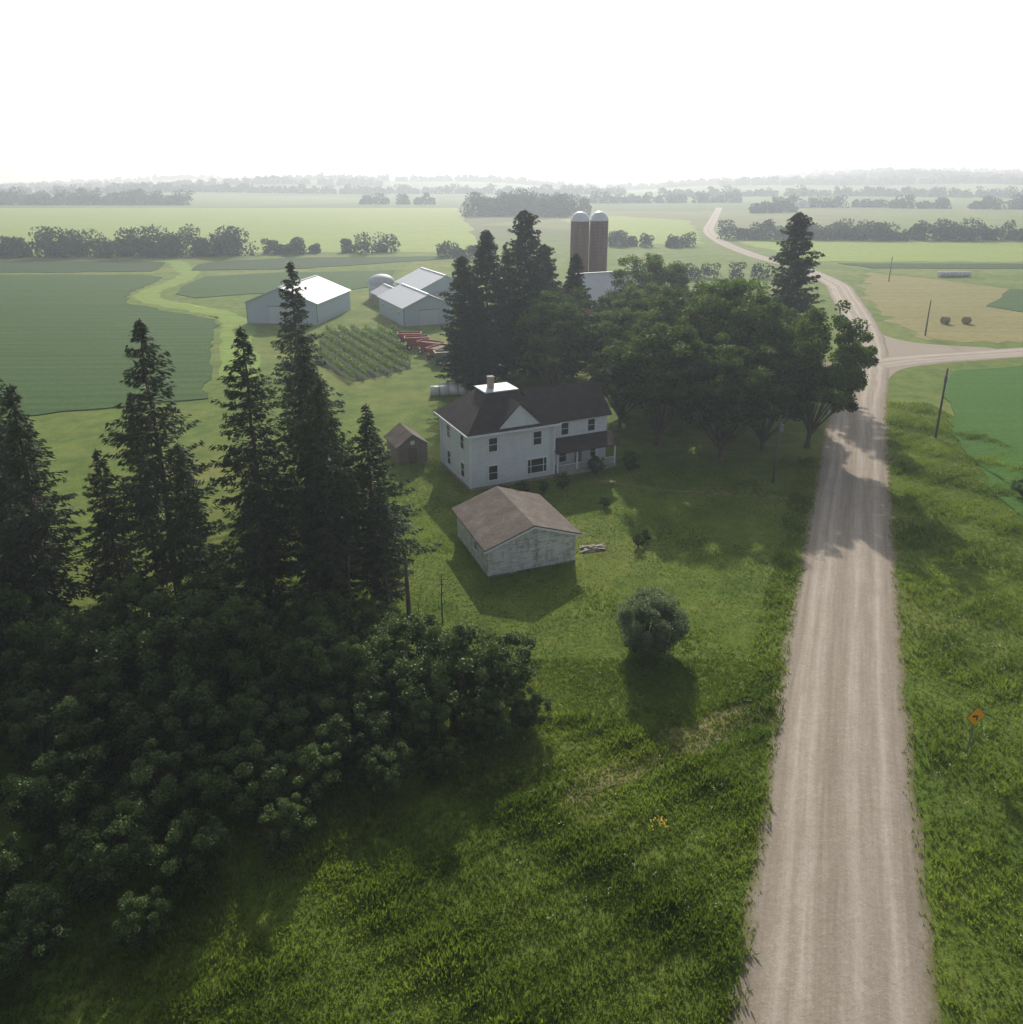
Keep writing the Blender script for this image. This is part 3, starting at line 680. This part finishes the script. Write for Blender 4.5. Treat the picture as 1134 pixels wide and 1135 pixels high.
# ---------------------------------------------------------------- farm equipment, bales, poles, sign
def wagon(x,y,ang,mat=M_red):
    E=empty('farm_wagon',x,y,ang)
    b=MB(); b.hexa([(-1.6,-.7,.9),(1.6,-.7,.9),(1.6,.7,.9),(-1.6,.7,.9),(-2.3,-1.15,2.1),(2.3,-1.15,2.1),(2.3,1.15,2.1),(-2.3,1.15,2.1)]); b.obj('hopper',mat,E)
    b=MB(); b.box(-2.36,2.36,-1.2,-1.14,2.0,2.44); b.box(-2.36,2.36,1.14,1.2,2.0,2.44);b.box(-2.36,-2.3,-1.13,1.13,2,2.44);b.box(2.3,2.36,-1.13,1.13,2,2.44); b.obj('sideboards',mat,E)
    b=MB();b.box(-2.2,2.2,-.5,.5,.7,.88); b.cyl((2.2,0,.75),(4.0,0,.5),.06,.06,8); b.obj('frame',M_black,E)
    b=MB();b.box(-2.2,2.2,-1.1,1.1,2.11,2.16); b.obj('load',M_dirt,E)
    w=MB()
    for wx in (-1.5,1.5):
        for s in (-1,1): w.cyl((wx,s*.95,.5),(wx,s*1.2,.5),.5,.5,18)
    w.obj('wheels',M_tyre,E)
    w=MB()
    for wx in (-1.5,1.5):
        for s in (-1,1): w.cyl((wx,s*1.2,.5),(wx,s*1.22,.5),.25,.25,12)
    w.obj('hubs',M_trim,E)
wagon(-18.6,148,10); wagon(-15.5,143.5,-25); wagon(-20.5,152,5); wagon(-13.5,139,60); wagon(-11.5,135,15,M_steel)
def bale(name,x,y,ang,ln,r,mat,z=None):
    m=MB(); n=20
    prof=[(-ln/2,r*.86),(-ln/2+.07,r),(ln/2-.07,r),(ln/2,r*.86)]
    v=[];f=[]
    for px_,pr in prof:
        for i in range(n): v.append((px_,pr*math.cos(6.2832*i/n),pr*math.sin(6.2832*i/n)))
    for j in range(3):
        for i in range(n): f.append((j*n+i,j*n+(i+1)%n,(j+1)*n+(i+1)%n,(j+1)*n+i))
    f+= [tuple(range(n)),tuple(range(3*n,4*n))]
    m.add(v,f); o=m.obj(name,mat,None,True); o.location=(x,y,r*.97); o.rotation_euler=(0,0,rad(ang)); return o
bale('hay_bale',99.7,175,20,1.5,.85,M_hay); bale('hay_bale',104.6,175,35,1.5,.85,M_hay)
def bale_row(name,x,y,ang,n,r=.8):
    E=empty(name,x,y,ang)
    for i in range(n):
        o=bale('wrapped_bale',0,0,random.uniform(-5,5),1.4,r*random.uniform(.93,1.04),M_wrap); o.parent=E; o.location=(i*1.45,random.uniform(-.12,.12),r*.95)
bale_row('wrapped_bale_row',145,262,8,8,.95); bale_row('wrapped_bale_row',-11.8,114,5,6,.8); bale_row('wrapped_bale_row',-10.5,116.2,5,4,.8)
def pole(x,y,h,ang,arm=True):
    E=empty('utility_pole',x,y,ang)
    m=MB(); m.cyl((0,0,-.2),(0,0,h),.17,.11,10); m.obj('pole',M_pole,E,True)
    if arm:
        a=MB(); a.box(-1.1,1.1,-.06,.06,h-.7,h-.58); a.obj('crossarm',M_pole,E)
        i=MB()
        for q in (-1,-.4,.4,1): i.cyl((q,0,h-.58),(q,0,h-.4),.05,.03,8)
        i.obj('insulators',M_glass,E)
    else:
        a=MB(); a.cyl((.12,0,h-1.4),(.42,0,h-1.4),.05); a.cyl((.38,0,h-1.9),(.38,0,h-1.1),.2,.2,10); a.obj('transformer',M_steel,E)
pole(54.8,93.8,9.2,60,False); pole(88,161,7.6,60); pole(28.8,78.4,7.8,30,False); pole(122,250,8,60)
T=empty('curve_warning_sign',26.6,36.8,12)
m=MB(); m.box(-.035,.035,-.02,.04,-.2,3.1); m.obj('post',M_steel,T)
def dia(s,y0,y1,zc):
    m=MB(); m.add([(0,y0,zc-s),(s,y0,zc),(0,y0,zc+s),(-s,y0,zc),(0,y1,zc-s),(s,y1,zc),(0,y1,zc+s),(-s,y1,zc)],[(0,1,2,3),(7,6,5,4),(0,4,5,1),(1,5,6,2),(2,6,7,3),(3,7,4,0)]); return m
dia(.64,-.06,-.03,2.6).obj('border',M_black,T); dia(.61,-.066,-.061,2.6).obj('panel',M_sign,T)
a=MB(); a.box(.04,.12,-.076,-.067,2.32,2.58); a.box(-.1,.12,-.076,-.067,2.58,2.66)
a.add([(-.1,-.076,2.5),(-.1,-.076,2.74),(-.26,-.076,2.62),(-.1,-.067,2.5),(-.1,-.067,2.74),(-.26,-.067,2.62)],[(0,1,2),(5,4,3),(0,3,4,1),(1,4,5,2),(2,5,3,0)]); a.obj('arrow',M_black,T)

# ---------------------------------------------------------------- haze, sky, sun, camera
m,nt,o=newmat('haze_air'); vs=N(nt,'ShaderNodeVolumeScatter'); vs.inputs['Color'].default_value=(.79,.90,1,1)
vs.inputs['Density'].default_value=.00050; vs.inputs['Anisotropy'].default_value=.4
nt.links.new(vs.outputs[0],o.inputs['Volume'])
MB().box(-7000,7000,-380,9000,-40,150).obj('haze',m)

SE,SR=28,2
W=bpy.data.worlds.new('World'); bpy.context.scene.world=W; W.use_nodes=True
nt=W.node_tree; nt.nodes.clear()
sk=nt.nodes.new('ShaderNodeTexSky'); sk.sky_type='NISHITA'; sk.sun_disc=False; sk.sun_elevation=rad(SE); sk.sun_rotation=rad(SR)
sk.dust_density=2.5; sk.air_density=1; sk.ozone_density=1.5
hs=nt.nodes.new('ShaderNodeHueSaturation'); hs.inputs['Saturation'].default_value=.3
nt.links.new(sk.outputs[0],hs.inputs['Color'])
tint=mix(nt,1,hs.outputs[0],(.97,1.0,1.06),'MULTIPLY')
bg=nt.nodes.new('ShaderNodeBackground'); bg.inputs[1].default_value=.125; wo=nt.nodes.new('ShaderNodeOutputWorld')
nt.links.new(tint,bg.inputs[0]); nt.links.new(bg.outputs[0],wo.inputs[0])
L=bpy.data.lights.new('sun','SUN'); L.energy=5; L.angle=rad(.7); L.color=(1,.95,.86)
lo=bpy.data.objects.new('sun',L); C.objects.link(lo)
sv=Vector((math.sin(rad(SR))*math.cos(rad(SE)),math.cos(rad(SR))*math.cos(rad(SE)),math.sin(rad(SE))))
lo.rotation_euler=sv.to_track_quat('Z','Y').to_euler()
sc=bpy.context.scene
sc.view_settings.view_transform='Standard'; sc.view_settings.look='None'; sc.view_settings.exposure=0
cam=bpy.data.cameras.new('camera'); co=bpy.data.objects.new('camera',cam); C.objects.link(co)
co.location=(0,0,32); co.rotation_euler=(rad(90-17.62),0,0)
cam.sensor_fit='HORIZONTAL'; cam.sensor_width=36; cam.lens=26.98; cam.shift_y=-.0886; cam.clip_end=20000; cam.clip_start=.5
sc.camera=co
